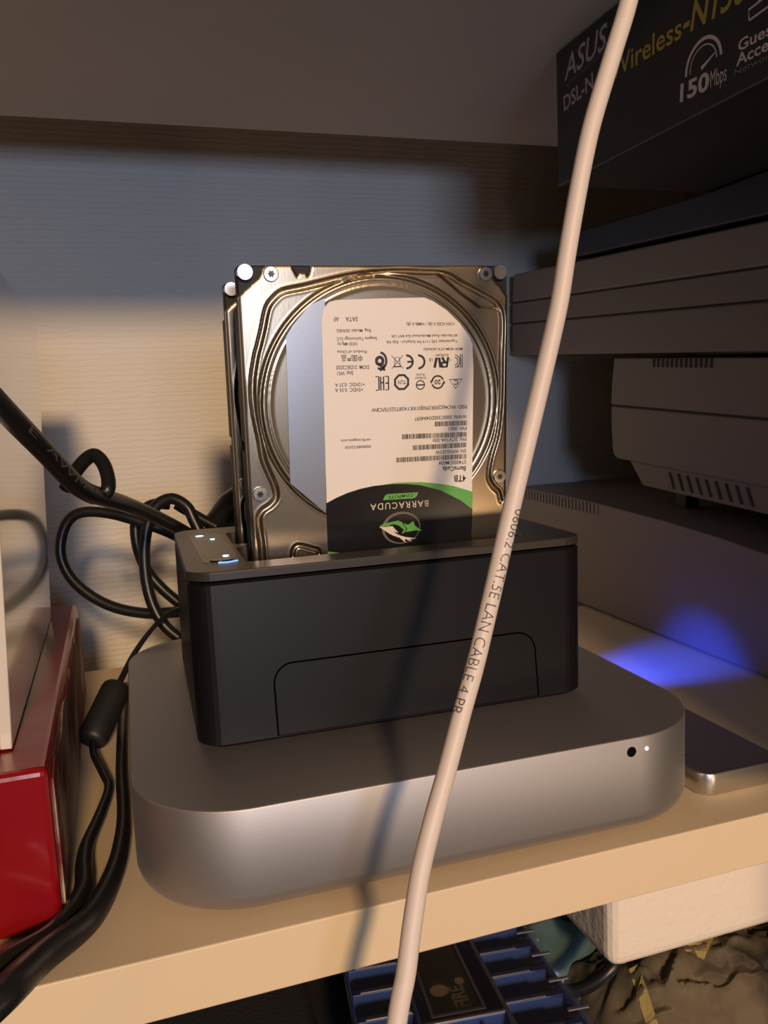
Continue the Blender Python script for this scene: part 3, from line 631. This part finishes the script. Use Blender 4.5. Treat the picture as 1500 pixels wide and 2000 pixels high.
finish('worn_edge', B(-75.25, -74.9, -106, 101, -0.1, 0.35), mat('worn_card_edge', (0.10, 0.085, 0.07), 0.6), cx_)
wh_i = mat('white_carton_ink', (0.42, 0.36, 0.38), 0.5); ye_i = mat('olive_carton_ink', (0.26, 0.20, 0.03), 0.5); gy_i = mat('grey_carton_ink', (0.14, 0.12, 0.13), 0.5)
def carton_text(s, y0, z0, y1, z1, cap, m, **k):      # z = middle line; reading runs from the far end to the near end
    bm = bmesh.new(); a = Vector((y0, z0)); d = (Vector((y1, z1))-a); w = d.length; d.normalize(); p = Vector((d.y, -d.x))
    if p.y < 0: p = -p
    text_into(bm, s, lambda x, y: (-75.12, a.x+d.x*x+p.x*(y-cap/2)-107, a.y+d.y*x+p.y*(y-cap/2)-265.9), w, cap, **k)
    return finish('printed_text', bm, m, cx_, recalc=False)
carton_text('ASUS', 199.5, 324.5, 157.5, 326.0, 11.5, wh_i, bold=0.012, shear=0.25)
carton_text('INSPIRING INNOVATION', 198, 315.8, 162, 319.0, 2.6, gy_i)
carton_text('DSL-N', 200.5, 307.3, 171, 309.2, 7.6, wh_i, bold=0.02)
carton_text('Wireless', 154.5, 307.6, 100.7, 305.9, 9.0, ye_i, bold=0.012)
carton_text('-N150', 99.7, 307.2, 61, 305.0, 11.0, ye_i, bold=0.02, shear=0.2)
carton_text('150', 101.8, 278.5, 82.9, 277.3, 7.0, wh_i, bold=0.03)
carton_text('Mbps', 82.2, 277.2, 72.5, 276.8, 6.6, wh_i)
carton_text('Guest', 66.0, 283.9, 45, 283.3, 4.2, wh_i, bold=0.02)
carton_text('Access', 67.0, 278.8, 43, 278.2, 4.4, wh_i, bold=0.02)
carton_text('Network', 68, 274.6, 46, 273.8, 2.4, gy_i)
bm = bmesh.new()
def cstroke(P, w):
    P = [Vector(p) for p in P]; vl = []; vr = []
    for i, p in enumerate(P):
        d = (P[min(i+1, len(P)-1)]-P[max(i-1, 0)]).normalized(); q = Vector((-d.y, d.x))*w(i/(len(P)-1))/2
        vl.append(bm.verts.new((-75.12, p.x+q.x-107, p.y+q.y-265.9))); vr.append(bm.verts.new((-75.12, p.x-q.x-107, p.y-q.y-265.9)))
    for i in range(len(P)-1): bm.faces.new((vl[i], vl[i+1], vr[i+1], vr[i]))
cstroke([(86.8+11.0*math.cos(math.radians(t)), 284.2+10.8*math.sin(math.radians(t))) for t in range(-2, 183, 6)], lambda t: 1.5)
cstroke([(86.8+8.4*math.cos(math.radians(t)), 284.2+8.2*math.sin(math.radians(t))) for t in range(-2, 183, 6)], lambda t: 0.6)
cstroke([(88, 283.6), (79.4, 286.8)], lambda t: 1.8-1.3*t)
cstroke([(60, 291), (60.4, 295), (40, 297), (40, 292.5), (60, 291)], lambda t: 0.9); cstroke([(55, 296), (55, 302)], lambda t: 0.8)
finish('printed_gauge', bm, wh_i, cx_, recalc=False)

# ================================================================= SILVER PORTABLE DRIVE
pd = empty('portable_drive', (213.6, 74, 0), 'slim brushed silver portable drive lying right of the aluminium computer', 'hard drive')
alu2 = mat('satin_silver', (0.62, 0.60, 0.57), 0.33, 1.0, bump=(2500, 0.000012, (1, 0.1, 1)))
bm = bmesh.new(); loft(bm, [[(x, y, z) for x, y in rrect(37.4-2*i, 114-2*i, 5.5-i, 10)] for i, z in ((0.9, 0.0), (0.2, 0.5), (0, 1.0), (0, 8.2), (0.25, 8.7), (0.8, 9))])
ob = finish('case', bm, alu2, pd)
for p in ob.data.polygons: p.use_smooth = len(p.vertices) == 4
bm = bmesh.new(); text_into(bm, 'DESIGN', lambda x, y: (-15.2+y*1.0, -16-x, 9.04), 24, 2.6, bold=0.02)
finish('printed_text', bm, mat('grey_engraving', (0.03, 0.025, 0.03), 0.5), pd, recalc=False)
bm = bmesh.new(); disc_prof(bm, [(1.2, 57.2), (1.2, 56.6)], 8, 5.5, lambda a, b, h: (a, h, b), 14)
finish('blue_light', bm, mat('deep_blue_led', (0.05, 0.1, 1), 0.3, emit=((0.02, 0.06, 1.0), 6)), pd)
lx_, ly_ = dl(170.4, 132)
finish('side_light', B(lx_-0.6, lx_+0.6, ly_-2, ly_+2, 20.5, 23, bev=0.2), MATS['deep_blue_led'], dk)
lamp('blue_led_beam', 'SPOT', (172.5, 132, 57.5), (272, 152, 0), 2.2, (0.02, 0.06, 1.0), spot_size=math.radians(38), spot_blend=1.0, shadow_soft_size=0.002)

# ================================================================= UNDER THE SHELF
foam = mat('styrofoam', (0.80, 0.70, 0.58), 0.7, bump=(260, 0.0004, (1, 1, 1)))
fo = tag(finish('foam_block', B(154, 262, 15, 150, -57, -23, bev=5, seg=4), foam), 'white styrofoam block sticking out under the cream shelf, on the plastic bags', 'packing foam')
# organiser box
og = empty('organizer_box', (60.7, 26.33, -57.89), 'blue clear-lidded compartment box lying tilted under the shelf', 'storage box')
d1, d2 = Vector((0.1663, 0.9682, -0.187)).normalized(), Vector((0.9861, -0.1633, 0.0315)).normalized(); nn = d2.cross(d1)
og.rotation_euler = Matrix((d2, d1, nn)).transposed().to_euler()
blue = mat('navy_plastic', (0.03, 0.08, 0.34), 0.35)
clear = mat('clear_plastic', (0.6, 0.6, 0.68), 0.12, trans=0.85, alpha=0.14)
lip = mat('plastic_lip', (0.13, 0.12, 0.17), 0.25, coat=0.6)
finish('tray_floor', B(0.5, 74.7, -42, 88, -14, -12.8, bev=0.3), blue, og)
for a in ((0.3, 1.6, -42, 88), (73.8, 75.2, -42, 88), (0.5, 74.8, -42.4, -41), (0.5, 74.8, 87, 88.4), (21.5, 22.7, -42, 88), (51.2, 52.4, -42, 88), (22.7, 51.2, -7.3, -6.0)):
    finish('tray_wall', B(a[0], a[1], a[2], a[3], -12.9, -1.2, bev=0.3), blue, og)
for k in range(7):
    b = -37+k*18.4
    finish('divider', B(52.6, 73.6, b-1, b-0.1, -12.6, -2.2, bev=0.2), blue, og); finish('divider_lip', B(52.8, 67.5, b-1.1, b+0.1, -2.2, -1.6, bev=0.25), lip, og)
    finish('divider', B(1.8, 21.3, b-14.4, b-13.5, -12.6, -2.2, bev=0.2), blue, og); finish('divider_lip', B(4.5, 20.8, b-14.5, b-13.3, -2.2, -1.6, bev=0.25), lip, og)
finish('divider', B(42, 43, -41, -7.5, -12.6, -2.2, bev=0.2), blue, og); finish('divider', B(31.5, 32.5, -41, -7.5, -12.6, -2.2, bev=0.2), blue, og)
for a in ((51.0, 52.6, -42, 88), (22.5, 51.2, -7.4, -5.9)): finish('wall_lip', B(a[0], a[1], a[2], a[3], -1.3, -0.7, bev=0.25), lip, og)
finish('label_frame', slab([[(26.4, -2.8), (45.6, -2.8), (45.6, 60), (26.4, 60)], [(27.4, -1.6), (44.6, -1.6), (44.6, 59), (27.4, 59)]], lambda a, b: (a, b, -2.2), Vector((0, 0, 1.1))), lip, og)
finish('label_card', B(27.5, 44.5, -1.5, 58.8, -2.6, -2.1), mat('black_label_card', (0.018, 0.015, 0.010), 0.4), og)
tan = mat('khaki_ink', (0.22, 0.18, 0.10), 0.5)
bm = bmesh.new()
text_into(bm, 'FIRE', lambda x, y: (38.6-(y-2.6)+0, 1.6+x, -2.04), 15, 5.2, bold=0.03)
finish('printed_text', bm, tan, og, recalc=False)
bm = bmesh.new(); vs = [bm.verts.new((32.6+3.4*math.cos(t), 15.2+4.2*math.sin(t), -2.05)) for t in np.linspace(0, 2*math.pi, 21)[:-1]]; bm.faces.new(vs)
vs = [bm.verts.new((41.0+1.8*math.cos(t), 19.5+2.6*math.sin(t), -2.05)) for t in np.linspace(0, 2*math.pi, 15)[:-1]]; bm.faces.new(vs)
finish('printed_emblem', bm, mat('mustard_ink', (0.36, 0.28, 0.14), 0.5), og, recalc=False)
finish('lid', B(-0.3, 75.8, -43, 89, -0.55, 0.2, bev=0.3), clear, og)
finish('lid_edge', B(75.3, 77.2, -43, 89, -9, 0.3, bev=0.6), clear, og)
for k in range(5): finish('lid_rib', B(70.0, 77.4, -36+k*19.5, -34.2+k*19.5, 0.1, 0.7, bev=0.25), lip, og)
pc2 = mat('pale_part', (0.35, 0.34, 0.36), 0.4)
wheel = bmesh.new(); disc_prof(wheel, [(7.2, 0), (7.6, .8), (7.6, 3), (6.8, 4)], 0, 0, lambda a, b, h: (a, b, h), 30)
wo = finish('plastic_disc', wheel, pc2); tag(wo, 'pale grey plastic disc inside the left compartment of the blue box', 'small part')
wo.location = og.location+(d2*13.2+d1*9.5-nn*12.7)*MM; wo.rotation_euler = og.rotation_euler
# bags
def bag(name, cx, cy, z0, w, d, h, seed, m, amp=4.0, nu=46):
    bm = bmesh.new(); G = []
    def f(u, v):
        e = max(0.0, (1-abs(u)**3.2)*(1-abs(v)**3.2)); p = Vector((u*1.3+seed, v*1.0, seed*0.7))
        k = noise.fractal(p*1.2, 1.0, 2.0, 3); cr = 1-min(1, 2.6*abs(noise.noise(p*2.4+Vector((7, 3, 1))))); cr2 = 1-min(1, 3*abs(noise.noise(p*5.2)))
        return Vector((cx+u*w/2+2.0*k, cy+v*d/2+2.0*cr, z0+0.4+h*e**0.55*(0.85+0.25*k)+e*amp*(cr*0.55+cr2*0.22-0.25)))
    top_ = [[bm.verts.new(f(-1+2*i/nu, -1+2*j/nu)) for j in range(nu+1)] for i in range(nu+1)]
    for r_ in top_:
        for v in r_: v.co.z = max(v.co.z, z0+0.25)
    for i in range(nu):
        for j in range(nu): bm.faces.new((top_[i][j], top_[i+1][j], top_[i+1][j+1], top_[i][j+1]))
    ed = [top_[i][0] for i in range(nu)]+[top_[nu][j] for j in range(nu)]+[top_[i][nu] for i in range(nu, 0, -1)]+[top_[0][j] for j in range(nu, 0, -1)]
    lo_ = [bm.verts.new((v.co.x, v.co.y, z0)) for v in ed]
    for i in range(len(ed)): bm.faces.new((ed[i], ed[(i+1) % len(ed)], lo_[(i+1) % len(ed)], lo_[i]))
    bm.faces.new(lo_)
    return finish(name, bm, m, smooth=True), f
teal = mat('teal_film', (0.07, 0.12, 0.125), 0.28, coat=0.5)
o, f_ = bag('plastic_bag', 170, 88, -89.8, 78, 80, 24, 3.3, teal, 7.0); tag(o, 'crumpled dark teal plastic bag behind the black cable under the shelf', 'bag')
film = mat('clear_film', (0.16, 0.125, 0.08), 0.2, coat=1.0, var=(45, (0.06, 0.05, 0.035), 0.42, 0.6))
o, f_ = bag('plastic_bag', 208, 30, -89.8, 112, 58, 22, 8.1, film, 9.0, 60); tag(o, 'crumpled clear plastic bag with green print, below the styrofoam block', 'bag')
bm = bmesh.new(); prev = None
for k in range(17):
    t = math.radians(200-150*k/16); c = (0.70+0.26*math.cos(t), -0.30+0.34*math.sin(t)); c2 = (0.70+0.16*math.cos(t), -0.30+0.22*math.sin(t))
    a = bm.verts.new(f_(*c)+Vector((0, -.3, .5))); b = bm.verts.new(f_(*c2)+Vector((0, -.3, .5)))
    if prev: bm.faces.new((prev[0], a, b, prev[1]))
    prev = (a, b)
finish('green_print', bm, mat('green_bag_ink', (0.02, 0.12, 0.06), 0.4), o, recalc=False)
bm = bmesh.new()
for (u0, v0, u1, v1, w_) in ((-.25, -.2, .15, .35, .10), (-.75, -.9, -.55, .5, .035), (.1, .2, .3, .3, .12)):
    prev = None
    for k in range(9):
        t = k/8; u, v = u0+(u1-u0)*t, v0+(v1-v0)*t; dv = Vector((-(v1-v0), u1-u0)).normalized()*w_
        a = bm.verts.new(f_(u+dv.x, v+dv.y)+Vector((0, -.3, .4))); b = bm.verts.new(f_(u-dv.x, v-dv.y)+Vector((0, -.3, .4)))
        if prev: bm.faces.new((prev[0], a, b, prev[1]))
        prev = (a, b)
finish('yellow_print', bm, mat('yellow_bag_ink', (0.36, 0.27, 0.10), 0.4), o, recalc=False)
cable([(120, 52, -86), (138, 34, -74), (150, 25, -68), (162, 24, -60), (172, 40, -60), (178, 80, -80)], 2.4, 'short black cable lying over the bags beside the styrofoam block')
bkb = empty('added_dark_pouch', (10, 90, -89.8), 'black pouch added to keep the shaded bottom shelf dark, left of the blue compartment box', 'pouch')  # invented dark contents, keep the shaded lower left black
bm = B(-150, 40, -75, 90, 0, 38, bev=8, seg=3); finish('pouch_body', bm, mat('black_fabric', (0.008, 0.008, 0.008), 0.9, bump=(900, .0004, (1, 1, 1))), bkb, smooth=True)
bm = bmesh.new(); tube([(-150, -62, 38.2), (-60, -62, 38.4), (20, -62, 38.2)], 0.8, 8, 4, bm); finish('zip', bm, mat('zip_black', (0.012, 0.012, 0.012), 0.4), bkb)
sp = tag(finish('support_block', B(66, 128, -20, 14, -89.8, -69.5, bev=2), mat('black_card', (0.01, 0.01, 0.01), 0.7)), 'small black carton propping the near end of the blue compartment box', 'box')
